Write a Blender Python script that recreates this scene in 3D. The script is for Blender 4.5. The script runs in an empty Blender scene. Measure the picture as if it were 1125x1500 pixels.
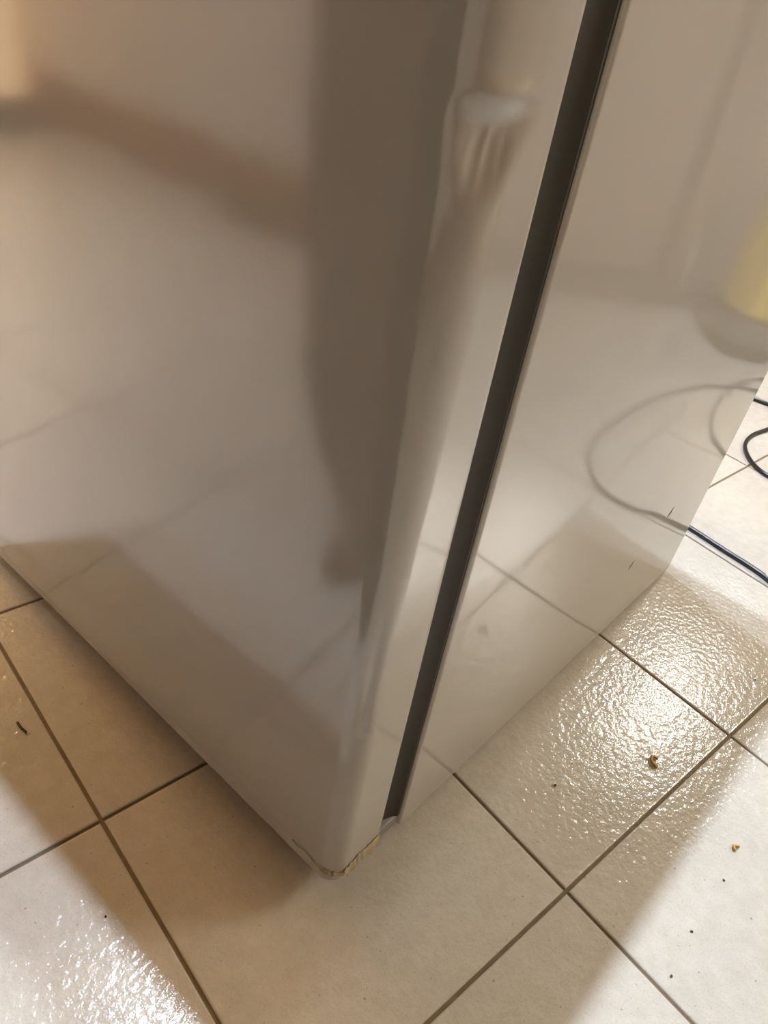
import bpy, bmesh, math, random
from mathutils import Vector, Matrix
random.seed(7)
PI = math.pi
scene = bpy.context.scene
COL = scene.collection

# ------------------------------------------------------------------ camera
cam_d = bpy.data.cameras.new('camera')
cam = bpy.data.objects.new('camera', cam_d); COL.objects.link(cam)
cam_d.sensor_fit = 'VERTICAL'; cam_d.sensor_height = 36.0; cam_d.sensor_width = 27.0
cam_d.lens = 25.828; cam_d.shift_x = -0.00306; cam_d.shift_y = 0.04379
cam_d.clip_start = 0.01; cam_d.clip_end = 50
CR = Matrix(((0.66941904, 0.40323537, -0.62392259),
             (-0.73024646, 0.51143789, -0.45295849),
             (0.13644877, 0.75883629, 0.63682746)))
CP = Vector((-0.24409, -0.17420, 0.63306))
cam.matrix_world = Matrix.Translation(CP) @ CR.to_4x4()
scene.camera = cam

# ------------------------------------------------------------------ world and exposure
w = bpy.data.worlds.new('world'); scene.world = w; w.use_nodes = True
w.node_tree.nodes['Background'].inputs[0].default_value = (1.0, 0.85, 0.65, 1)
w.node_tree.nodes['Background'].inputs[1].default_value = 0.05
vs = scene.view_settings
vs.view_transform = 'Standard'; vs.look = 'None'; vs.gamma = 1.0; vs.use_curve_mapping = False
vs.exposure = 0.0

# lamp radiances (the bulbs and shades built further down give off this light)
WHITE_BULB = 4400.0      # two white bulbs behind the fridge
WHITE_BULB_2 = 2200.0
FAR_BULB = 340.0         # lamp on the far wall
WARM_FILL = 135.0        # warm globe added as amber fill for the left floor
SIDE_FILL = 29.0        # large globe added out of frame to brighten the fridge side
FLOOR_FILL = 3300.0       # lamp added to brighten the floor that the door mirrors
PAPER_GLOW = 1.6         # lamp added for the orange glow mirrored in the fridge door
WHITE_COL = (0.86, 0.98, 1.19)
FAR_COL = (1.0, 0.97, 0.92)
WARM_COL = (1.0, 0.62, 0.25)
SIDE_COL = (1.0, 0.95, 0.83)

# ------------------------------------------------------------------ materials
def new_mat(name):
    m = bpy.data.materials.new(name); m.use_nodes = True
    nt = m.node_tree
    return m, nt, nt.nodes['Principled BSDF']
def N(nt, typ, **kw):
    n = nt.nodes.new(typ)
    for k, v in kw.items():
        if k in n.inputs: n.inputs[k].default_value = v
        else: setattr(n, k, v)
    return n
def simple(name, col, rough=0.5, metal=0.0, noise=0.0, scale=20.0, bump=0.0, spec=0.5, coat=0.0):
    m, nt, b = new_mat(name)
    b.inputs['Base Color'].default_value = (*col, 1); b.inputs['Roughness'].default_value = rough
    b.inputs['Metallic'].default_value = metal; b.inputs['Specular IOR Level'].default_value = spec
    b.inputs['Coat Weight'].default_value = coat; b.inputs['Coat Roughness'].default_value = 0.08
    g = N(nt, 'ShaderNodeNewGeometry'); nz = N(nt, 'ShaderNodeTexNoise', Scale=scale, Detail=4.0)
    nt.links.new(g.outputs['Position'], nz.inputs['Vector'])
    if noise:
        r = N(nt, 'ShaderNodeMapRange'); r.inputs['To Min'].default_value = 1 - noise; r.inputs['To Max'].default_value = 1 + noise
        nt.links.new(nz.outputs['Fac'], r.inputs['Value'])
        mx = N(nt, 'ShaderNodeMix', data_type='RGBA', blend_type='MULTIPLY'); mx.inputs['Factor'].default_value = 1
        mx.inputs['A'].default_value = (*col, 1)
        nt.links.new(r.outputs['Result'], mx.inputs['B']); nt.links.new(mx.outputs['Result'], b.inputs['Base Color'])
    if bump:
        bp = N(nt, 'ShaderNodeBump', Strength=1.0, Distance=bump)
        nt.links.new(nz.outputs['Fac'], bp.inputs['Height']); nt.links.new(bp.outputs['Normal'], b.inputs['Normal'])
    return m
def emitter(name, col, strength):
    m, nt, b = new_mat(name)
    b.inputs['Base Color'].default_value = (0.9, 0.9, 0.9, 1)
    b.inputs['Emission Color'].default_value = (*col, 1); b.inputs['Emission Strength'].default_value = strength
    return m

def paint_mat(name, col, rough, wav, dirt=0.0):
    """glossy white appliance enamel with faint waviness"""
    m, nt, b = new_mat(name)
    g = N(nt, 'ShaderNodeNewGeometry')
    n1 = N(nt, 'ShaderNodeTexNoise', Scale=9.0, Detail=1.0); nt.links.new(g.outputs['Position'], n1.inputs['Vector'])
    n2 = N(nt, 'ShaderNodeTexNoise', Scale=420.0, Detail=2.0); nt.links.new(g.outputs['Position'], n2.inputs['Vector'])
    n3 = N(nt, 'ShaderNodeTexNoise', Scale=5.0, Detail=5.0); nt.links.new(g.outputs['Position'], n3.inputs['Vector'])
    b1 = N(nt, 'ShaderNodeBump', Strength=1.0, Distance=wav); nt.links.new(n1.outputs['Fac'], b1.inputs['Height'])
    b2 = N(nt, 'ShaderNodeBump', Strength=1.0, Distance=0.000012)
    nt.links.new(n2.outputs['Fac'], b2.inputs['Height']); nt.links.new(b1.outputs['Normal'], b2.inputs['Normal'])
    nt.links.new(b2.outputs['Normal'], b.inputs['Normal'])
    mx = N(nt, 'ShaderNodeMix', data_type='RGBA')
    mx.inputs['A'].default_value = (*col, 1); mx.inputs['B'].default_value = (col[0]*0.93, col[1]*0.91, col[2]*0.86, 1)
    nt.links.new(n3.outputs['Fac'], mx.inputs['Factor']); nt.links.new(mx.outputs['Result'], b.inputs['Base Color'])
    b.inputs['Roughness'].default_value = rough
    b.inputs['IOR'].default_value = 1.85
    return m
M_DOOR = paint_mat('door_enamel', (0.48, 0.465, 0.43), 0.10, 0.0006)
M_CAB = paint_mat('cabinet_enamel', (0.53, 0.515, 0.48), 0.075, 0.0004)

def tile_mat():
    m, nt, b = new_mat('glazed_floor_tile')
    g = N(nt, 'ShaderNodeNewGeometry'); oi = N(nt, 'ShaderNodeObjectInfo')
    add = N(nt, 'ShaderNodeVectorMath', operation='ADD'); nt.links.new(g.outputs['Position'], add.inputs[0])
    sc = N(nt, 'ShaderNodeVectorMath', operation='SCALE'); sc.inputs['Scale'].default_value = 7.0
    cmb = N(nt, 'ShaderNodeCombineXYZ')
    nt.links.new(oi.outputs['Random'], cmb.inputs[0]); nt.links.new(oi.outputs['Random'], cmb.inputs[1])
    nt.links.new(cmb.outputs[0], sc.inputs[0]); nt.links.new(sc.outputs[0], add.inputs[1])
    P = add.outputs[0]
    def noise(scale, det, rough=0.5):
        n = N(nt, 'ShaderNodeTexNoise', Scale=scale, Detail=det, Roughness=rough); nt.links.new(P, n.inputs['Vector']); return n
    big = noise(6.0, 3.0); mid = noise(60.0, 4.0); fine = noise(650.0, 2.0); spot = noise(260.0, 2.0, 0.4)
    def ramp(src, p0, p1, c0, c1):
        r = N(nt, 'ShaderNodeValToRGB'); e = r.color_ramp.elements
        e[0].position = p0; e[1].position = p1; e[0].color = (*c0, 1); e[1].color = (*c1, 1)
        nt.links.new(src.outputs['Fac'], r.inputs['Fac']); return r
    base = ramp(big, 0.3, 0.7, (0.54, 0.51, 0.445), (0.61, 0.58, 0.51))
    def mul(a, bnode):
        mx = N(nt, 'ShaderNodeMix', data_type='RGBA', blend_type='MULTIPLY'); mx.inputs['Factor'].default_value = 1
        nt.links.new(a, mx.inputs['A']); nt.links.new(bnode.outputs['Color'], mx.inputs['B']); return mx.outputs['Result']
    c = mul(base.outputs['Color'], ramp(mid, 0.3, 0.7, (0.93, 0.92, 0.90), (1.03, 1.03, 1.03)))
    c = mul(c, ramp(fine, 0.25, 0.5, (0.90, 0.88, 0.85), (1, 1, 1)))
    c = mul(c, ramp(spot, 0.20, 0.30, (0.55, 0.47, 0.36), (1, 1, 1)))
    nt.links.new(c, b.inputs['Base Color'])
    # orange-peel glaze
    v = noise(150.0, 2.0, 0.45)
    bp = N(nt, 'ShaderNodeBump', Strength=1.0, Distance=0.00062); nt.links.new(v.outputs['Fac'], bp.inputs['Height'])
    b2 = N(nt, 'ShaderNodeBump', Strength=1.0, Distance=0.00012); nt.links.new(fine.outputs['Fac'], b2.inputs['Height'])
    nt.links.new(bp.outputs['Normal'], b2.inputs['Normal']); nt.links.new(b2.outputs['Normal'], b.inputs['Normal'])
    b.inputs['Roughness'].default_value = 0.12
    b.inputs['IOR'].default_value = 1.5
    return m
M_TILE = tile_mat()
M_GROUT = simple('grout', (0.17, 0.125, 0.07), 0.75, noise=0.35, scale=90, bump=0.001)
M_GASKET = simple('rubber_gasket', (0.045, 0.040, 0.032), 0.6, noise=0.15, scale=60)
M_TRIM = simple('yellowed_plastic_trim', (0.50, 0.48, 0.44), 0.4, noise=0.2, scale=70, bump=0.0012)
M_TORN = simple('torn_plastic', (0.44, 0.355, 0.21), 0.35, noise=0.5, scale=110, bump=0.002)
M_DARK = simple('dark_plastic', (0.03, 0.028, 0.026), 0.45, noise=0.2, scale=40)
M_HINGE = simple('painted_hinge', (0.30, 0.29, 0.28), 0.4, metal=0.3)
M_BLACK = simple('black_cable_sheath', (0.018, 0.018, 0.02), 0.28, noise=0.2, scale=200)
M_PALECABLE = simple('pale_grey_cable', (0.45, 0.45, 0.42), 0.35, noise=0.2, scale=150)
M_CHIP = simple('chipped_paint_mark', (0.10, 0.085, 0.06), 0.7)
M_WALL = simple('painted_plaster', (0.76, 0.73, 0.69), 0.85, noise=0.05, scale=3, bump=0.0004)
M_WALLB = simple('brown_plaster', (0.36, 0.29, 0.21), 0.85, noise=0.05, scale=3, bump=0.0004)
M_CEIL = simple('ceiling_paint', (0.50, 0.44, 0.35), 0.9, noise=0.03, scale=3)
def wood_mat(name, c0, c1):
    m, nt, b = new_mat(name)
    g = N(nt, 'ShaderNodeNewGeometry'); mp = N(nt, 'ShaderNodeMapping'); mp.inputs['Scale'].default_value = (9, 9, 0.9)
    nt.links.new(g.outputs['Position'], mp.inputs['Vector'])
    nz = N(nt, 'ShaderNodeTexNoise', Scale=4.0, Detail=6.0, Distortion=1.5); nt.links.new(mp.outputs[0], nz.inputs['Vector'])
    r = N(nt, 'ShaderNodeValToRGB'); r.color_ramp.elements[0].color = (*c0, 1); r.color_ramp.elements[1].color = (*c1, 1)
    r.color_ramp.elements[0].position = 0.3; r.color_ramp.elements[1].position = 0.7
    nt.links.new(nz.outputs['Fac'], r.inputs['Fac']); nt.links.new(r.outputs['Color'], b.inputs['Base Color'])
    b.inputs['Roughness'].default_value = 0.4
    return m
M_WOOD = wood_mat('brown_wood', (0.24, 0.12, 0.045), (0.34, 0.18, 0.07))
M_ORANGE = wood_mat('honey_wood', (0.52, 0.27, 0.085), (0.66, 0.36, 0.12))
M_CUP = simple('grey_beige_laminate', (0.50, 0.46, 0.42), 0.5, noise=0.05, scale=6)
M_PLINTH = simple('dark_grey_plinth', (0.20, 0.18, 0.165), 0.6, noise=0.1, scale=12)
M_YELLOW = simple('yellow_plastic', (0.80, 0.62, 0.09), 0.35, noise=0.08, scale=20)
M_GREYP = simple('grey_plastic', (0.17, 0.16, 0.15), 0.4, noise=0.1, scale=20)
M_CHROME = simple('chrome_tube', (0.8, 0.8, 0.8), 0.15, metal=1.0)
M_WHITEP = simple('white_plastic', (0.80, 0.80, 0.76), 0.4, noise=0.04, scale=30)
M_BRASS = simple('brass', (0.65, 0.45, 0.18), 0.3, metal=1.0)
M_CRUMB = simple('ochre_crumb', (0.50, 0.30, 0.07), 0.7, noise=0.3, scale=300)
M_GRIT = simple('dark_grit', (0.06, 0.045, 0.03), 0.8)
M_TROUSER = simple('dark_trouser_cloth', (0.022, 0.022, 0.026), 0.9, noise=0.25, scale=60, bump=0.0008)
M_SHIRT = simple('dark_brown_shirt_cloth', (0.055, 0.04, 0.03), 0.9, noise=0.2, scale=60, bump=0.0008)
M_SKIN = simple('skin', (0.55, 0.34, 0.24), 0.5, noise=0.08, scale=40)
M_HAIR = simple('dark_hair', (0.02, 0.014, 0.01), 0.5, noise=0.4, scale=120, bump=0.002)
M_SHOE = simple('black_shoe_leather', (0.02, 0.02, 0.02), 0.45, noise=0.2, scale=60)
M_SOLE = simple('shoe_sole', (0.05, 0.045, 0.04), 0.8)
M_EYEW = simple('eye_white', (0.8, 0.78, 0.75), 0.2)
M_EYEP = simple('eye_iris', (0.05, 0.03, 0.02), 0.15)
M_LIP = simple('lips', (0.42, 0.19, 0.15), 0.45)
E_WHITE = emitter('lit_white_bulb', WHITE_COL, WHITE_BULB)
E_WHITE2 = emitter('lit_white_bulb_dimmer', WHITE_COL, WHITE_BULB_2)
E_FAR = emitter('lit_far_shade', FAR_COL, FAR_BULB)
E_SIDE = emitter('side_fill_globe', SIDE_COL, SIDE_FILL)
E_SPOT = emitter('floor_fill_bulb', (1.0, 0.92, 0.80), FLOOR_FILL)
E_PAPER = emitter('lit_amber_paper', (1.0, 0.58, 0.22), PAPER_GLOW)
E_WARM = emitter('warm_fill_globe', WARM_COL, WARM_FILL)

# ------------------------------------------------------------------ mesh helpers
def link(name, me, mat=None, parent=None, smooth=True, sharp=35):
    o = bpy.data.objects.new(name, me); COL.objects.link(o)
    if mat: me.materials.clear(); me.materials.append(mat)
    if parent: o.parent = parent
    if smooth:
        for p in me.polygons: p.use_smooth = True
        try: me.set_sharp_from_angle(angle=math.radians(sharp))
        except Exception: pass
    return o
def build(name, bm, mat=None, parent=None, smooth=True, sharp=35):
    bmesh.ops.recalc_face_normals(bm, faces=bm.faces)
    me = bpy.data.meshes.new(name); bm.to_mesh(me); bm.free()
    return link(name, me, mat, parent, smooth, sharp)
def box_bm(lo, hi, bev=0.0, seg=2, bm=None):
    bm2 = bmesh.new()
    r = bmesh.ops.create_cube(bm2, size=1.0)
    for v in bm2.verts:
        v.co = Vector([lo[i] + (v.co[i] + 0.5) * (hi[i] - lo[i]) for i in range(3)])
    if bev: bmesh.ops.bevel(bm2, geom=bm2.edges[:], offset=bev, segments=seg, affect='EDGES', profile=0.5)
    return bm2
def box(name, lo, hi, mat, parent=None, bev=0.0, seg=2):
    return build(name, box_bm(lo, hi, bev, seg), mat, parent)
def lathe_bm(prof, n=32, c=(0, 0, 0), lobes=0, amp=0.0):
    bm = bmesh.new(); rings = []
    for r, z in prof:
        ring = []
        for i in range(n):
            a = 2 * PI * i / n
            rr = r * (1 + (amp * math.cos(lobes * a) if lobes else 0))
            ring.append(bm.verts.new((c[0] + rr * math.cos(a), c[1] + rr * math.sin(a), c[2] + z)))
        rings.append(ring)
    for a, b in zip(rings, rings[1:]):
        for i in range(n): bm.faces.new((a[i], a[(i + 1) % n], b[(i + 1) % n], b[i]))
    if prof[0][0] > 1e-5: bm.faces.new(rings[0][::-1])
    if prof[-1][0] > 1e-5: bm.faces.new(rings[-1])
    bmesh.ops.remove_doubles(bm, verts=bm.verts, dist=1e-6)
    return bm
def catmull(pts, sub=10):
    P = [Vector(p) for p in pts]; out = []
    for i in range(len(P) - 1):
        p0 = P[max(i - 1, 0)]; p1 = P[i]; p2 = P[i + 1]; p3 = P[min(i + 2, len(P) - 1)]
        for k in range(sub):
            t = k / sub
            out.append(0.5 * ((2 * p1) + (p2 - p0) * t + (2 * p0 - 5 * p1 + 4 * p2 - p3) * t * t + (3 * p1 - p0 - 3 * p2 + p3) * t ** 3))
    out.append(P[-1]); return out
def tube_bm(pts, r, n=10):
    bm = bmesh.new(); rings = []
    up = Vector((0, 0, 1)); nrm = None
    for i, p in enumerate(pts):
        t = (pts[min(i + 1, len(pts) - 1)] - pts[max(i - 1, 0)]).normalized()
        if nrm is None:
            nrm = up.cross(t)
            if nrm.length < 1e-3: nrm = Vector((1, 0, 0))
        nrm = (nrm - t * nrm.dot(t)).normalized(); b = t.cross(nrm)
        rr = r[i] if isinstance(r, (list, tuple)) else r
        rings.append([bm.verts.new(p + nrm * rr * math.cos(2 * PI * k / n) + b * rr * math.sin(2 * PI * k / n)) for k in range(n)])
    for a, b in zip(rings, rings[1:]):
        for k in range(n): bm.faces.new((a[k], a[(k + 1) % n], b[(k + 1) % n], b[k]))
    bm.faces.new(rings[0][::-1]); bm.faces.new(rings[-1]); return bm
def empty(name, loc=(0, 0, 0), rz=0.0):
    o = bpy.data.objects.new(name, None); COL.objects.link(o)
    o.location = loc; o.rotation_euler = (0, 0, rz); o.empty_display_size = 0.05
    return o
def tag(o, label, cat, group=None):
    o['label'] = label; o['category'] = cat
    if group: o['group'] = group
    return o
def struct(o, label=None):
    o['kind'] = 'structure'
    if label: o['label'] = label
    return o

# ------------------------------------------------------------------ the room
X0, X1, Y0, Y1, ZC = -1.25, 3.45, -2.0, 2.75, 4.0
TH = math.radians(7.4)
GROUT_Z = -0.0022
floor = struct(box('floor', (X0 - 0.1, Y0 - 0.1, -0.12), (X1 + 0.1, Y1 + 0.1, GROUT_Z), M_GROUT),
               'beige glazed square tile floor with brown grout joints')
floor['category'] = 'floor'
def tile_mesh():
    h = 0.15 - 0.0016; bm = box_bm((-h, -h, -0.008), (h, h, 0.0))
    top = [e for e in bm.edges if all(v.co.z > -0.001 for v in e.verts)]
    bmesh.ops.bevel(bm, geom=top, offset=0.0016, segments=2, affect='EDGES', profile=0.5)
    bmesh.ops.recalc_face_normals(bm, faces=bm.faces)
    me = bpy.data.meshes.new('floor_tile'); bm.to_mesh(me); bm.free()
    me.materials.append(M_TILE); return me
TME = tile_mesh()
tO = Vector((-0.09983, 0.19023)); tx = Vector((math.cos(TH), -math.sin(TH))); ty = Vector((math.sin(TH), math.cos(TH)))
spots = []
for i in range(-14, 16):
    for j in range(-14, 16):
        c = tO + tx * (i + 0.5) * 0.30 + ty * (j + 0.5) * 0.30
        if X0 - 0.05 < c.x < X1 + 0.05 and Y0 - 0.05 < c.y < Y1 + 0.05: spots.append((c.length, c))
spots.sort(key=lambda s: s[0])
for _, c in spots[:296]:
    t = bpy.data.objects.new('floor_tile', TME); COL.objects.link(t); t.parent = floor
    t.location = (c.x, c.y, random.uniform(-0.0003, 0.0)); t.rotation_euler = (random.uniform(-.0006, .0006), random.uniform(-.0006, .0006), -TH)

struct(box('wall_left', (X0 - 0.1, Y0, -0.002), (X0, Y1, ZC), M_WALLB))
struct(box('wall_right', (X1, Y0, -0.002), (X1 + 0.1, Y1, ZC), M_WALLB))
struct(box('wall_back', (X0 - 0.1, Y1, -0.002), (X1 + 0.1, Y1 + 0.1, ZC), M_WALLB))
struct(box('wall_front', (X0 - 0.1, Y0 - 0.1, -0.002), (X1 + 0.1, Y0, ZC), M_WALLB))
struct(box('ceiling', (X0 - 0.1, Y0 - 0.1, ZC), (X1 + 0.1, Y1 + 0.1, ZC + 0.1), M_CEIL))
struct(box('baseboard_left', (X0, Y0 + 0.02, 0.0), (X0 + 0.016, Y1 - 0.02, 0.15), M_WOOD, None, 0.004))
struct(box('baseboard_right', (X1 - 0.016, Y0 + 0.02, 0.0), (X1, Y1 - 0.02, 0.10), M_WOOD, None, 0.004))
struct(box('baseboard_back', (0.45, Y1 - 0.016, 0.0), (X1 - 0.02, Y1, 0.10), M_WOOD, None, 0.004))
struct(box('trim_1', (X0, Y0 + 0.02, 0.15), (X0 + 0.012, Y1 - 0.02, 0.85), M_WALL, None, 0.004))
# honey wood door in the back wall
d1 = struct(empty('door_1', (-0.45, Y1, 0)))
box('door_leaf', (-0.40, -0.03, 0.005), (0.40, -0.002, 2.02), M_ORANGE, d1, 0.004)
for z0, z1 in ((0.12, 0.85), (1.0, 1.9)):
    for x0 in (-0.33, 0.04):
        box('door_panel', (x0, -0.042, z0), (x0 + 0.29, -0.028, z1), M_ORANGE, d1, 0.006)
for lo, hi in (((-0.48, -0.045, 0), (-0.405, -0.002, 2.10)), ((0.405, -0.045, 0), (0.48, -0.002, 2.10)), ((-0.404, -0.045, 2.03), (0.404, -0.002, 2.10))):
    box('door_frame', lo, hi, M_ORANGE, d1, 0.005)
build('door_handle', tube_bm(catmull([(0.35, -0.03, 1.0), (0.35, -0.075, 1.0), (0.33, -0.085, 1.0), (0.25, -0.085, 1.0)], 6), 0.009), M_BRASS, d1)

# ------------------------------------------------------------------ lamps
def can_bm(r, depth, top):
    """open-ended lamp can: wall with thickness, closed behind the bulb"""
    return lathe_bm([(0, top + .004), (r + .004, top + .004), (r + .004, -depth), (r, -depth), (r, top), (0, top)], 36)
def pendant(pos, r, mat, label, group=None, can=None):
    root = empty('pendant_lamp', (pos[0], pos[1], pos[2]))
    tag(root, label, 'lamp', group)
    top = ZC - pos[2]
    build('bulb', lathe_bm([(0.0, -r)] + [(r * math.cos(a), r * math.sin(a)) for a in [(-PI / 2 + PI * k / 12) for k in range(1, 11)]] + [(r * .35, r * 1.02), (0, r * 1.02)], 20), mat, root)
    build('socket', lathe_bm([(0.0, r * 1.0), (r * .42, r * 1.0), (r * .42, r * 1.0 + .03), (.008, r + .05), (0, r + .05)], 20), M_DARK, root)
    if can: build('lamp_shade', can_bm(can[0], can[1], r + .045), M_DARK, root)  # dark can added to keep the light off ceiling and walls
    if top > r + .07:
        build('cord', tube_bm([Vector((0, 0, r + .045)), Vector((0, 0, top - .015))], 0.004, 8), M_DARK, root)
    build('ceiling_rose', lathe_bm([(0.0, top - .03), (.035, top - .028), (.045, top - .012), (.045, top), (0, top)], 24), M_WHITEP, root)
    return root
pendant((0.604, 0.96, 3.78), 0.05, E_WHITE, 'white bulb in a dark shade high behind the fridge, nearer the door', 'white pendant lamps behind the fridge', (.10, .16))
pendant((0.89, 0.96, 3.78), 0.05, E_WHITE2, 'white bulb in a dark shade high behind the fridge, farther from the door', 'white pendant lamps behind the fridge', (.10, .16))
pendant((0.06, 2.42, 1.6), 0.12, E_WARM, 'added warm amber fill globe hanging low near the wooden door')
pendant((2.35, -1.5, 1.75), 0.34, E_SIDE, 'large added cream fill globe hanging low opposite the fridge side')
pendant((-0.45, 1.50, 2.9), 0.05, E_SPOT, 'added fill bulb in a deep dark shade over the floor left of the fridge', None, (.085, .30))
fl = tag(empty('added_floor_lamp', (-1.05, 2.55, 0)), 'tall amber paper lamp added for the orange glow mirrored in the fridge door', 'lamp')
build('base', lathe_bm([(0, 0), (.12, 0), (.12, .015), (.03, .022), (.02, .1), (0, .1)], 28), M_DARK, fl)
build('lamp_shade', lathe_bm([(0, .1), (.13, .1), (.135, .11), (.14, .6), (.135, 1.15), (.13, 1.16), (0, 1.16)], 32), E_PAPER, fl)
sc = tag(empty('wall_lamp', (X1, 0.165, 2.60)), 'white lamp in a dark shade on the wall facing the fridge back', 'lamp')
bulb = build('bulb', lathe_bm([(0.0, -.09)] + [(.09 * math.cos(a), .09 * math.sin(a)) for a in [(-PI / 2 + PI * k / 12) for k in range(1, 12)]] + [(0, .09)], 24, (-.22, 0, 0)), E_FAR, sc)
shd = build('lamp_shade', can_bm(.14, .14, .10), M_DARK, sc); shd.location = (-.22, 0, 0); shd.rotation_euler = (0, math.radians(48), 0)  # can added to aim this light towards the fridge
build('arm', tube_bm(catmull([(-.003, 0, .10), (-.06, 0, .13), (-.11, 0, .10), (-.14, 0, .063)], 8), 0.008), M_BRASS, sc)
build('wall_plate', box_bm((-.014, -.05, .04), (0, .05, .16), .004), M_BRASS, sc)

# ------------------------------------------------------------------ the fridge
H, W_, GX0, GX1, XB = 0.68, 0.62, 0.057, 0.090, 0.675
DOFF = (-0.007, -0.007, 0.0); DROT = math.radians(0.7); G0 = GX0 + DOFF[0]      # the door stands a little proud of the cabinet side; G0 = its inner face
DBOT = 0.049
fridge = tag(empty('refrigerator', (0, 0, 0)), 'dented glossy white refrigerator with a closed door standing on the tile floor', 'refrigerator')
def sstep(a, b, x):
    t = min(max((x - a) / (b - a), 0.0), 1.0); return t * t * (3 - 2 * t)
RC = 0.017
def corner_r(z): return RC + 0.012 * sstep(0.29, 0.58, z)      # the knocked edge is flattened towards the top
def door_profile(R):
    """(x, y, nx, ny, u): u = distance round the corner from its middle, + towards the side strip"""
    P = []; half = R * PI / 4
    P.append((GX0 - 0.0005, 0.0045, 0.9, -0.1, 1)); P.append((GX0 - 0.001, 0.002, 0.6, -0.7, 1)); P.append((GX0 - 0.003, 0.0003, 0.2, -1, 1))
    n = 24; xs = GX0 - 0.005
    for k in range(n + 1):
        x = xs + (R - xs) * k / n; P.append((x, 0.0, 0, -1, half + x - R))
    for k in range(1, 30):
        t = k / 30; a = -PI / 2 - (PI / 2) * t
        P.append((R + R * math.cos(a), R + R * math.sin(a), math.cos(a), math.sin(a), half - 2 * half * t))
    for k in range(31):
        y = R + (0.09 - R) * k / 30; P.append((0.0, y, -1, 0, -half - (y - R)))
    y = 0.11
    while y < W_ - 0.02:
        P.append((0.0, y, -1, 0, -1)); y += 0.02
    for k in range(0, 9):
        a = PI + (-PI / 2) * k / 8
        P.append((RC + RC * math.cos(a), W_ - RC + RC * math.sin(a), math.cos(a), math.sin(a), -1))
    P.append((GX0, W_, 0, 1, -1))
    return P
def gauss(x, c, s): return math.exp(-0.5 * ((x - c) / s) ** 2)
def dent(u, z):
    """inward push of the door skin at the knocked corner, metres"""
    if abs(u) > 0.08: return 0.0
    d = 0.0
    d += 0.0022 * sstep(0.590, 0.606, z) * (1 - sstep(0.62, 0.66, z)) * gauss(u, 0.016, 0.009)    # broad push above the deep dent
    zt, zb = 0.5935, 0.5635
    k = (zt - z) / (zt - zb)
    if -0.25 < k < 1.6:                                             # deep dent: hard upper lip, tapering downwards
        wid = 0.0150 * (1 - 0.60 * min(max(k, 0), 1)) + 0.001
        uc = 0.013 - 0.006 * k
        prof = sstep(-0.18, 0.26, k) * (1 - sstep(0.35, 1.25, k))
        d += 0.0050 * prof * math.exp(-(abs(u - uc) / wid) ** 3.0)
        d += 0.00030 * prof * (math.sin((u - uc) * 900) + 0.5 * math.sin((u - uc) * 1700 + 1.0)) * math.exp(-((u - uc) / 0.010) ** 2) * sstep(0.15, 0.4, k)
    d -= 0.0004 * gauss(z, zt + 0.004, 0.003) * gauss(u, 0.010, 0.009)
    g = sstep(0.230, 0.240, z) * (1 - sstep(0.29, 0.37, z))         # lower crease running down the edge to a small lip
    uc = 0.0005 + 0.012 * (z - 0.24)
    d += 0.0016 * g * gauss(u, uc, 0.0026)
    d -= 0.0006 * g * gauss(u, uc + 0.006, 0.0026)
    d -= 0.0005 * gauss(z, 0.230, 0.0025) * gauss(u, uc, 0.004)
    return d
def door_mesh():
    bm = bmesh.new(); rows = []
    zs = []; z = DBOT
    while z < H - 0.004:
        zs.append(z)
        z += 0.0013 if 0.545 < z < 0.61 or 0.22 < z < 0.255 else (0.004 if z < 0.545 else 0.006)
    zs += [H - 0.003, H - 0.001, H]
    for z in zs:
        ins = {H - 0.003: 0.0006, H - 0.001: 0.002, H: 0.004}.get(z, 0.0)
        row = []
        for x, y, nx, ny, u in door_profile(corner_r(z)):
            d = dent(u, z) + ins
            bow = 0.0012 * math.sin(PI * min(max((y - .09) / (W_ - .1), 0), 1)) if x < 0.001 else 0.0
            l = math.hypot(nx, ny)
            row.append(bm.verts.new((x - nx / l * d - bow, y - ny / l * d, z)))
        row.append(bm.verts.new((GX0, W_ - 0.001, z))); row.append(bm.verts.new((GX0, 0.006, z)))
        rows.append(row)
    n = len(rows[0])
    for a, b in zip(rows, rows[1:]):
        for i in range(n): bm.faces.new((a[i], a[(i + 1) % n], b[(i + 1) % n], b[i]))
    bm.faces.new(rows[0][::-1]); bm.faces.new(rows[-1])
    return bm
door = build('door', door_mesh(), M_DOOR, fridge, True, 50); door.location = DOFF; door.rotation_euler.z = DROT; door['label'] = 'glossy white door with a dented rounded edge'
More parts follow.
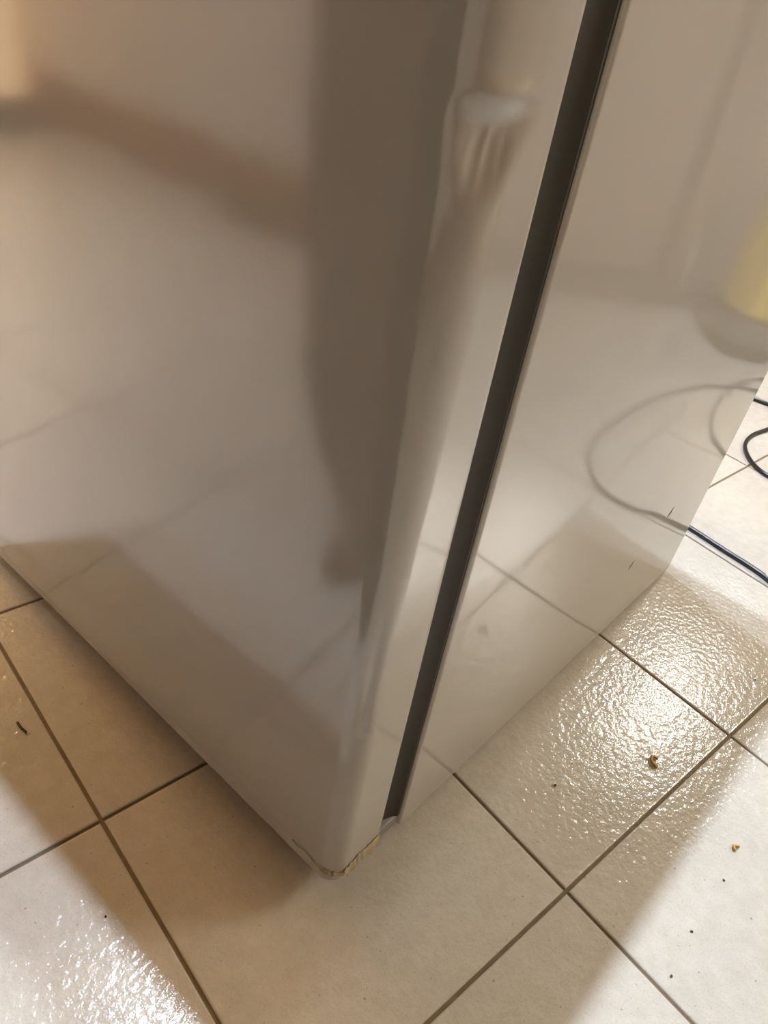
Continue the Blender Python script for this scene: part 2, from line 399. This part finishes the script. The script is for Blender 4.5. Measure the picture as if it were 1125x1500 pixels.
# chipped plastic trim closing the bottom of the door
def trim_mesh():
    bm = bmesh.new(); pts = []
    r = 0.015; o = 0.0022
    outer = [(GX0 - 0.003, o)] + [(x, o) for x in (0.048, 0.044, 0.040, 0.035, 0.030, 0.025, 0.02)]
    outer += [(o + r + r * math.cos(-PI / 2 - PI / 2 * k / 8), o + r + r * math.sin(-PI / 2 - PI / 2 * k / 8)) for k in range(9)]
    outer += [(o, y) for y in [0.03 + 0.012 * k for k in range(12)]] + [(o, y) for y in (0.2, 0.3, 0.4, 0.5, W_ - 0.01)]
    rnd = random.Random(3); rows = []
    for zi, z in enumerate((DBOT - .021, DBOT - .0195, DBOT - .012, DBOT - .003, DBOT + .002)):
        row = []
        for i, (x, y) in enumerate(outer):
            ins = 0.0018 if zi == 0 else 0.0
            jag = rnd.uniform(-0.0015, 0.0012) if (i < 10 and zi in (2, 3)) else rnd.uniform(-0.0004, 0.0004)
            nx, ny = (0, -1) if y <= o + 1e-6 else (-1, 0) if x <= o + 1e-6 else ((x - o - r) / r, (y - o - r) / r)
            row.append(bm.verts.new((x + nx * (jag - ins), y + ny * (jag - ins), z)))
        row.append(bm.verts.new((GX0 - 0.003, W_ - 0.01, z))); row.append(bm.verts.new((GX0 - 0.003, 0.012, z)))
        rows.append(row)
    n = len(rows[0])
    for a, b in zip(rows, rows[1:]):
        for i in range(n): bm.faces.new((a[i], a[(i + 1) % n], b[(i + 1) % n], b[i]))
    bm.faces.new(rows[0][::-1]); bm.faces.new(rows[-1]); return bm
tr = build('bottom_trim', trim_mesh(), M_TRIM, fridge, True, 40); tr.location = DOFF; tr.rotation_euler.z = DROT; tr['label'] = 'chipped yellowed plastic trim under the door'
def torn_mesh():
    """ragged torn strip of film hanging round the lower corner of the door"""
    rnd = random.Random(11); bm = bmesh.new(); top = []; bot = []; top2 = []; bot2 = []
    r = RC; path = []
    for k in range(20): path.append((GX0 - 0.004 - k * 0.0022, -0.0006, 0, -1))
    for k in range(1, 12):
        a = -PI / 2 - PI / 2 * k / 12; path.append((r + (r + .0006) * math.cos(a), r + (r + .0006) * math.sin(a), math.cos(a), math.sin(a)))
    for k in range(9): path.append((-0.0006, r + 0.004 * k, -1, 0))
    N_ = len(path); walk = 1.0
    for i, (x, y, nx, ny) in enumerate(path):
        e = i / (N_ - 1)
        zt = DBOT + 0.0065 - 0.0060 * sstep(0.25, 0.55, e) + rnd.uniform(-0.0018, 0.0018)
        walk = 0.6 * walk + 0.4 * rnd.uniform(0.45, 1.5)
        wd = (0.0125 if e < 0.45 else 0.0038) * (1 - 0.93 * sstep(0.6, 1, e)) * walk
        off = rnd.uniform(0.0004, 0.0026) * (1 - sstep(0.5, 1, e))
        top.append(bm.verts.new((x + nx * .0003, y + ny * .0003, zt)))
        bot.append(bm.verts.new((x + nx * (off + .0006), y + ny * (off + .0006), zt - wd)))
        top2.append(bm.verts.new((x - nx * .0004, y - ny * .0004, zt - .0004)))
        bot2.append(bm.verts.new((x + nx * (off - .0006), y + ny * (off - .0006), zt - wd)))
    for i in range(N_ - 1):
        for q in ((top, bot), (bot, bot2), (bot2, top2), (top2, top)):
            bm.faces.new((q[0][i], q[0][i + 1], q[1][i + 1], q[1][i]))
    bm.faces.new((top[0], bot[0], bot2[0], top2[0])); bm.faces.new((top[-1], top2[-1], bot2[-1], bot[-1]))
    return bm
tf = build('torn_edge_strip', torn_mesh(), M_TORN, tr, True, 25); tf['label'] = 'ragged torn yellowish film at the door corner'
# gasket with two folds, set back in the gap
def gasket_mesh():
    bm = bmesh.new()
    prof = [(G0, 0.008), (G0 + .010, 0.0075), (G0 + .016, 0.011), (G0 + .022, 0.010), (G0 + .034, 0.006), (GX1 - .003, 0.0028), (GX1 + .004, 0.003)]
    inner = [(GX1 + .004, 0.05), (G0, 0.05)]
    loop = prof + inner; rows = []
    for z in (0.024, H - 0.02): rows.append([bm.verts.new((x, y, z)) for x, y in loop])
    n = len(loop)
    for i in range(n): bm.faces.new((rows[0][i], rows[0][(i + 1) % n], rows[1][(i + 1) % n], rows[1][i]))
    bm.faces.new(rows[0][::-1]); bm.faces.new(rows[1]); return bm
gk = build('door_gasket', gasket_mesh(), M_GASKET, fridge, True, 30); gk['label'] = 'dark folded rubber gasket in the door gap'
box('inner_liner', (G0, 0.05, 0.024), (GX1 + .001, W_ - 0.015, H - 0.02), M_GASKET, fridge)
# cabinet shell
cabm = box_bm((GX1, 0, 0.008), (XB, W_, H))
vert_e = [e for e in cabm.edges if abs(e.verts[0].co.z - e.verts[1].co.z) > 0.1]
fr_e = [e for e in vert_e if e.verts[0].co.x < GX1 + .01]; bk_e = [e for e in vert_e if e.verts[0].co.x > XB - .01]
bmesh.ops.bevel(cabm, geom=fr_e, offset=0.003, segments=5, affect='EDGES', profile=0.5)
bmesh.ops.bevel(cabm, geom=[e for e in cabm.edges if abs(e.verts[0].co.z - e.verts[1].co.z) > 0.1 and e.verts[0].co.x > XB - .001 and e.verts[1].co.x > XB - .001], offset=0.002, segments=2, affect='EDGES')
cab = build('cabinet', cabm, M_CAB, fridge, True, 40); cab['label'] = 'glossy white sheet steel side and body'
box('top_panel', (GX1, 0.004, H), (XB - 0.004, W_ - 0.004, H + 0.004), M_CAB, fridge, 0.0015)
box('back_panel', (XB, 0.03, 0.05), (XB + 0.004, W_ - 0.03, H - 0.03), M_HINGE, fridge, 0.001)
build('bottom_hinge', box_bm((G0 - .008, 0.0035, 0.010), (GX1 + .006, 0.05, 0.024), 0.002), M_HINGE, fridge)
build('hinge_pin', lathe_bm([(0, .0235), (.006, .0235), (.006, .052), (0, .052)], 14, (G0 - .004, .012, 0)), M_DARK, fridge)
for fx, fy in ((0.13, 0.05), (0.13, W_ - 0.05), (XB - 0.05, 0.05), (XB - 0.05, W_ - 0.05)):
    build('foot', lathe_bm([(0, 0), (.019, 0), (.02, .003), (.014, .007), (.014, .0085), (0, .0085)], 16, (fx, fy, 0)), M_DARK, fridge)
def tick(p, q, wdt, nrm, parent):
    p, q, nrm = Vector(p), Vector(q), Vector(nrm); t = (q - p).normalized(); s = nrm.cross(t) * wdt / 2
    bm = bmesh.new(); a = []
    pts = [p, p + (q - p) * .35 + s, q, p + (q - p) * .5 - s]
    for d in (-0.0001, 0.00025): a.append([bm.verts.new(v + nrm * d) for v in pts])
    for i in range(4): bm.faces.new((a[0][i], a[0][(i + 1) % 4], a[1][(i + 1) % 4], a[1][i]))
    bm.faces.new(a[0][::-1]); bm.faces.new(a[1])
    o = build('paint_chip', bm, M_CHIP, parent, False); o['label'] = 'small dark scratch in the white enamel'
tick((0.534, 0, 0.163), (0.541, 0, 0.175), 0.0062, (0, -1, 0), cab)
tick((0.470, 0, 0.116), (0.476, 0, 0.127), 0.0056, (0, -1, 0), cab)

# ------------------------------------------------------------------ the power cable on the lit floor
CRAD = 0.0036
def cable(name, pts, label, sleeve=None):
    P = catmull(pts, 14)
    root = tag(empty(name, (pts[0][0], pts[0][1], 0)), label, 'cable')
    o = build('sheath', tube_bm([p - Vector((pts[0][0], pts[0][1], 0)) for p in P], CRAD, 10), M_BLACK, root)
    return root
z = CRAD + 0.0002
c1 = cable('power_cable', [(0.835, 0.30, z), (0.815, 0.14, z), (0.804, 0.03, z), (0.794, -0.035, z), (0.784, -0.10, z), (0.762, -0.15, z), (0.757, -0.22, z), (0.803, -0.297, z),
    (0.892, -0.347, z), (1.023, -0.355, z), (1.15, -0.345, z), (1.25, -0.317, z), (1.328, -0.270, z), (1.40, -0.20, z), (1.425, -0.12, z + .001), (1.405, 0.0, z), (1.380, 0.11, z), (1.372, 0.20, z), (1.34, 0.34, z), (1.25, 0.48, z), (1.28, 0.75, z), (1.42, 1.0, z)],
    'long black cable lying in loops on the bright floor beside the fridge')
box_s = tube_bm(catmull([(0.784 - .835, -0.106 - .30, z), (0.7705 - .835, -0.132 - .30, z), (0.7605 - .835, -0.160 - .30, z)], 8), CRAD + .0007, 10)
sl = build('cable_pale_length', box_s, M_PALECABLE, c1); sl['label'] = 'pale grey length of the black cable'  # paler, slightly thicker length of the cable
z2 = CRAD * 1.0 + 0.0002
coil = [Vector((p[0] - .835, p[1] - .30, p[2])) for p in [(2.05, 0.55, z2), (1.85, 0.42, z2), (1.70, 0.22, z2), (1.57, 0.07, z2), (1.47, 0.035, z2), (1.405, 0.047, z2 + .0072), (1.35, 0.055, z2), (1.27, 0.062, z2), (1.207, 0.074, z2), (1.150, 0.066, z2), (1.103, 0.035, z2), (1.081, -0.005, z2), (1.083, -0.075, z2),
    (1.13, -0.14, z2), (1.217, -0.196, z2), (1.30, -0.215, z2), (1.38, -0.212, z2 + .0072), (1.44, -0.20, z2), (1.49, -0.17, z2), (1.52, -0.12, z2)]]
build('cable_coil', tube_bm(catmull(coil, 14), CRAD, 10), M_BLACK, c1)

# ------------------------------------------------------------------ things seen only as reflections in the fridge side
VC = (1.70, -0.32)
vac = tag(empty('vacuum_cleaner', (VC[0], VC[1], 0)), 'yellow and grey canister vacuum cleaner reflected in the fridge side', 'vacuum')
build('base', lathe_bm([(0, .018), (.12, .018), (.158, .03), (.168, .05), (.162, .08), (.14, .09), (0, .09)], 48, (0, 0, 0), 8, .03), M_GREYP, vac)
for k in range(4):
    a = PI / 4 + k * PI / 2
    whl = build('wheel', lathe_bm([(0, -.012), (.02, -.012), (.024, -.007), (.024, .007), (.02, .012), (0, .012)], 18), M_DARK, vac)
    whl.location = (.125 * math.cos(a), .125 * math.sin(a), .0245); whl.rotation_euler = (PI / 2, 0, a)
build('tank', lathe_bm([(0, .09), (.145, .09), (.158, .105), (.156, .25), (.142, .305), (.11, .32), (0, .32)], 64, (0, 0, 0), 10, .045), M_YELLOW, vac)
build('lid', lathe_bm([(0, .32), (.115, .32), (.122, .33), (.11, .355), (.06, .375), (0, .38)], 40), M_GREYP, vac)
build('handle', tube_bm(catmull([(-.07, 0, .36), (-.06, 0, .41), (0, 0, .425), (.06, 0, .41), (.07, 0, .36)], 8), .011), M_DARK, vac)
build('suction_tube', tube_bm([Vector((-.09, -.03, .345)), Vector((-.13, -.04, .62)), Vector((-.17, -.05, .95))], .016, 14), M_CHROME, vac)

CA = math.radians(45)
cup = tag(empty('storage_cabinet', (1.68, -0.72, 0), CA), 'low grey beige cabinet with two doors reflected in the fridge side', 'cabinet')
box('body', (-.60, -.42, .05), (.42, -.04, .70), M_CUP, cup, .003)
box('plinth', (-.60, -.42, 0.0), (.42, .045, .05), M_PLINTH, cup, .003)
for x0, x1 in ((-.595, -.055), (-.005, .415)):
    dd = box('cabinet_door', (x0, -.04, .06), (x1, -.018, 0.69), M_CUP, cup, .003)
    xh = x1 - .05 if x0 < -.3 else x0 + .04
    build('handle', tube_bm(catmull([(xh, -.02, .55), (xh, .012, .56), (xh, .012, .63), (xh, -.02, .64)], 6), .005), M_CHROME, dd)
box('door_gap_strip', (-.054, -.0405, .06), (-.006, -.034, 0.69), M_GREYP, cup)
bt = tag(empty('plastic_bottle', (1.60 + .02 * math.cos(CA) - .0 , -0.64 + .02 * math.sin(CA), 0.05), CA), 'small white plastic bottle standing on the cabinet plinth', 'bottle')
bt.location = Matrix.Rotation(CA, 3, 'Z') @ Vector((.06, .022, 0)) + Vector((1.68, -.72, .0502))
build('body', lathe_bm([(0, 0), (.015, 0), (.0165, .004), (.0165, .085), (.012, .105), (.008, .112), (.008, .12), (0, .12)], 20), M_WHITEP, bt)
build('cap', lathe_bm([(0, .12), (.0095, .12), (.0095, .14), (.006, .145), (0, .145)], 20), M_WHITEP, bt)

# ------------------------------------------------------------------ crumbs and grit on the tiles
def pebble(name, loc, r, mat, label, cat, group=None, squash=0.5, stretch=(1, 1), rz=0.0, seed=0):
    rnd = random.Random(seed); bm = bmesh.new()
    bmesh.ops.create_icosphere(bm, subdivisions=2, radius=1.0)
    for v in bm.verts:
        k = 1 + rnd.uniform(-.22, .22); v.co = Vector((v.co.x * k * r * stretch[0], v.co.y * k * r * stretch[1], v.co.z * r * squash * k))
    zmin = min(v.co.z for v in bm.verts)
    for v in bm.verts: v.co.z -= zmin
    o = build(name, bm, mat, None, True, 60); o.location = (loc[0], loc[1], 0.0001); o.rotation_euler.z = rz
    return tag(o, label, cat, group)
def curl(name, loc, pts, rr, mat, label):
    o = build(name, tube_bm(catmull(pts, 6), rr, 6), mat, None, True, 60); o.location = (*loc, rr + .0002); return tag(o, label, 'crumb', 'crumbs on the tiles')
curl('food_crumb', (0.3533, -0.1404), [(-.005, -.004, 0), (-.003, .004, .0005), (.003, .006, .001), (.006, .001, 0)], .0017, M_CRUMB, 'curled ochre crumb on the shiny tile beside the fridge')
curl('food_crumb', (0.3225, -0.2444), [(-.004, 0, 0), (-.001, .003, .0005), (.003, -.001, 0)], .0016, M_CRUMB, 'small ochre crumb on the brightly lit tile at right')
curl('dark_splinter', (-0.1032, 0.3263), [(.001, -.008, 0), (0, 0, .0003), (.0005, .008, 0)], .0012, M_GRIT, 'thin dark splinter on the shaded tile left of the door')
for k, (x, y, r, lb) in enumerate(((0.2455, -0.0789, .0017, 'dark grit speck on the shaded tile nearest the fridge side'),
        (0.2803, -0.2487, .0013, 'dark grit speck on the bright tile just below the small ochre crumb'),
        (0.2109, -0.2466, .0013, 'middle of three dark grit specks on the bright right tile'),
        (0.1619, -0.2496, .0013, 'lowest of three dark grit specks on the bright right tile'),
        (-0.1426, 0.1134, .0012, 'tiny dark grit speck at the shadow edge on the left tile'),
        (0.5673, -0.1727, .0013, 'tiny dark grit speck near the bright highlight at the right edge'))):
    pebble('grit_speck', (x, y), r, M_GRIT, lb, 'grit', 'grit specks on the floor', .5, (1, .8), k, k)

# ------------------------------------------------------------------ the person standing in front of the door, seen as a dark reflection
def skin_obj(name, verts, edges, root, mat, parent, sub=2):
    me = bpy.data.meshes.new(name); me.from_pydata([v[0] for v in verts], edges, [])
    o = bpy.data.objects.new(name, me); COL.objects.link(o); o.parent = parent; me.materials.append(mat)
    mod = o.modifiers.new('skin', 'SKIN'); mod.use_smooth_shade = True
    for i, v in enumerate(verts):
        r = v[1] if isinstance(v[1], tuple) else (v[1], v[1])
        me.skin_vertices[0].data[i].radius = r
        me.skin_vertices[0].data[i].use_root = (i == root)
    s = o.modifiers.new('sub', 'SUBSURF'); s.levels = sub; s.render_levels = sub
    return o
pr = tag(empty('person', (-0.44, 0.32, 0)), 'person in a long dark coat standing facing the fridge door', 'person')
def L(x, y, z): return (x + 0.44, y - 0.32, z)
bv = [(L(-.48, .22, .88), (.11, .085)), (L(-.48, .225, 1.05), (.10, .08)), (L(-.47, .23, 1.24), (.115, .085)), (L(-.45, .24, 1.38), (.08, .06)), (L(-.425, .247, 1.46), .048), (L(-.40, .25, 1.53), .066), (L(-.385, .252, 1.60), (.108, .112)), (L(-.39, .252, 1.69), (.10, .108)),
      (L(-.46, .10, 1.35), .045), (L(-.50, .02, 1.10), .038), (L(-.455, -.17, .88), .030), (L(-.445, -.20, .845), .025), (L(-.435, -.225, .81), (.034, .02)),
      (L(-.46, .37, 1.35), .045), (L(-.52, .47, 1.08), .038), (L(-.46, .51, .86), .030), (L(-.45, .52, .80), .025), (L(-.44, .525, .755), (.034, .02)),
      (L(-.48, .14, .82), .075), (L(-.46, .14, .47), .05), (L(-.47, .14, .09), .036),
      (L(-.48, .30, .82), .075), (L(-.46, .32, .47), .05), (L(-.47, .27, .09), .036)]
be = [(0, 1), (1, 2), (2, 3), (3, 4), (4, 5), (5, 6), (6, 7), (3, 8), (8, 9), (9, 10), (10, 11), (11, 12), (3, 13), (13, 14), (14, 15), (15, 16), (16, 17), (0, 18), (18, 19), (19, 20), (0, 21), (21, 22), (22, 23)]
for hand, dirv in ((12, Vector((.25, -.55, -.8))), (17, Vector((.2, 0, -1)))):
    base = Vector(bv[hand][0]); dv = dirv.normalized(); sd = Vector((0.9, .1 if hand == 17 else .35, .15)); sd = (sd - dv * sd.dot(dv)).normalized(); cu = dv.cross(sd)
    for f, ln in ((-.026, .062), (-.009, .072), (.009, .068), (.026, .054)):
        a = base + sd * f + dv * .018; i0 = len(bv)
        bv += [(tuple(a), .0095), (tuple(a + dv * ln * .5 + cu * .004), .0085), (tuple(a + dv * ln * .9 + cu * .016), .007)]
        be += [(hand, i0), (i0, i0 + 1), (i0 + 1, i0 + 2)]
    a = base + sd * .036 - dv * .02; i0 = len(bv)
    bv += [(tuple(a), .010), (tuple(a + sd * .014 + dv * .03), .009), (tuple(a + sd * .016 + dv * .052), .0075)]
    be += [(hand, i0), (i0, i0 + 1), (i0 + 1, i0 + 2)]
body = skin_obj('body', bv, be, 0, M_SKIN, pr)
def coat_bm():
    bm = bmesh.new(); rows = []; n = 40
    for zz, cx, cy, rx, ry, fold in ((.035, -.455, .07, .15, .26, .03), (.06, -.458, .08, .16, .30, .03), (.12, -.465, .105, .16, .34, .03), (.22, -.48, .135, .155, .365, .03), (.40, -.495, .165, .14, .375, .025), (.60, -.505, .175, .13, .385, .02), (.85, -.50, .19, .13, .33, .0), (1.02, -.48, .225, .125, .185, 0), (1.2, -.47, .23, .128, .20, 0), (1.34, -.46, .235, .115, .215, 0), (1.40, -.445, .24, .09, .16, 0), (1.44, -.43, .245, .07, .075, 0), (1.48, -.42, .247, .062, .066, 0)):
        rows.append([bm.verts.new(L(cx + rx * (1 + fold * math.sin(9 * t)) * math.cos(t), cy + ry * (1 + fold * math.sin(9 * t)) * math.sin(t), zz)) for t in [2 * PI * i / n for i in range(n)]])
    for a, b in zip(rows, rows[1:]):
        for i in range(n): bm.faces.new((a[i], a[(i + 1) % n], b[(i + 1) % n], b[i]))
    return bm
coat = build('coat', coat_bm(), M_TROUSER, pr, True, 60); cm = coat.modifiers.new('thick', 'SOLIDIFY'); cm.thickness = .008; cm.offset = -1; coat['label'] = 'long dark coat'
skin_obj('sleeve', [(L(-.46, .10, 1.35), .07), (L(-.50, .02, 1.10), .056), (L(-.47, -.13, .93), .046)], [(0, 1), (1, 2)], 0, M_TROUSER, pr)
skin_obj('sleeve', [(L(-.46, .37, 1.35), .07), (L(-.52, .47, 1.08), .056), (L(-.47, .50, .90), .046)], [(0, 1), (1, 2)], 0, M_TROUSER, pr)
def shoe(cx, cy, rz):
    rt = build('shoe', shoe_bm(), M_SHOE, pr, True, 50); rt.location = L(cx, cy, 0); rt.rotation_euler.z = rz
    s = build('sole', sole_bm(), M_SOLE, rt, True, 50)
def outline(s, z, k=1.0):
    pts = []
    for i in range(28):
        a = 2 * PI * i / 28; x = math.cos(a); y = math.sin(a)
        wv = 0.044 + 0.008 * x - 0.004 * (x > .7)
        pts.append(Vector((0.14 * x * k + 0.045, wv * y * k, z)))
    return pts
def sole_bm():
    bm = bmesh.new(); r = [[bm.verts.new(p) for p in outline(1, zz, k)] for zz, k in ((0.0, .97), (.003, 1.02), (.02, 1.02), (.023, 1.0))]
    for a, b in zip(r, r[1:]):
        for i in range(28): bm.faces.new((a[i], a[(i + 1) % 28], b[(i + 1) % 28], b[i]))
    bm.faces.new(r[0][::-1]); bm.faces.new(r[-1]); return bm
def shoe_bm():
    bm = bmesh.new(); rows = []
    for zz, k, sh in ((.022, .99, 0), (.04, .98, 0), (.058, .90, -.012), (.075, .72, -.04), (.095, .50, -.065), (.11, .42, -.072)):
        rows.append([bm.verts.new(((p.x - .045) * k + .045 + sh, p.y * (k if k > .8 else .86), min(zz, zz))) for p in outline(1, zz)])
    for a, b in zip(rows, rows[1:]):
        for i in range(28): bm.faces.new((a[i], a[(i + 1) % 28], b[(i + 1) % 28], b[i]))
    bm.faces.new(rows[0][::-1]); bm.faces.new(rows[-1]); return bm
shoe(-.48, .14, math.radians(-6)); shoe(-.48, .27, math.radians(5))
HC = Vector(L(-.387, .252, 1.635))
def hair_bm():
    bm = bmesh.new(); bmesh.ops.create_uvsphere(bm, u_segments=28, v_segments=18, radius=1.0)
    bmesh.ops.delete(bm, geom=[v for v in bm.verts if v.co.z < (-0.35 if v.co.x < 0.15 else 0.42)], context='VERTS')
    for v in bm.verts: v.co = HC + Vector((v.co.x * .103 - .006, v.co.y * .088, v.co.z * .122 + .01))
    return bm
hr = build('hair', hair_bm(), M_HAIR, pr); sm = hr.modifiers.new('thick', 'SOLIDIFY'); sm.thickness = .012; sm.offset = 1
FX = .085
for sy in (-1, 1):
    e = build('eye', lathe_bm([(0, -.011), (.008, -.007), (.011, 0), (.008, .007), (0, .011)], 14), M_EYEW, pr); e.location = HC + Vector((FX - .008, sy * .031, .0))
    q = build('iris', lathe_bm([(0, -.006), (.005, -.003), (.006, 0), (.005, .003), (0, .006)], 12), M_EYEP, e); q.location = (.0075, 0, 0)
    er = build('ear', lathe_bm([(0, -.03), (.012, -.02), (.016, 0), (.014, .02), (0, .03)], 12), M_SKIN, pr); er.location = HC + Vector((-.005, sy * .083, -.005)); er.scale = (1, .45, 1)
ns = build('nose', tube_bm([HC + Vector((FX - .012, 0, .005)), HC + Vector((FX + .008, 0, -.02)), HC + Vector((FX + .010, 0, -.036)), HC + Vector((FX - .006, 0, -.046))], [.008, .012, .015, .008], 12), M_SKIN, pr)
mt = build('mouth', tube_bm(catmull([HC + Vector((FX - .020, -.026, -.066)), HC + Vector((FX - .006, 0, -.064)), HC + Vector((FX - .020, .026, -.066))], 8), .006, 8), M_LIP, pr)
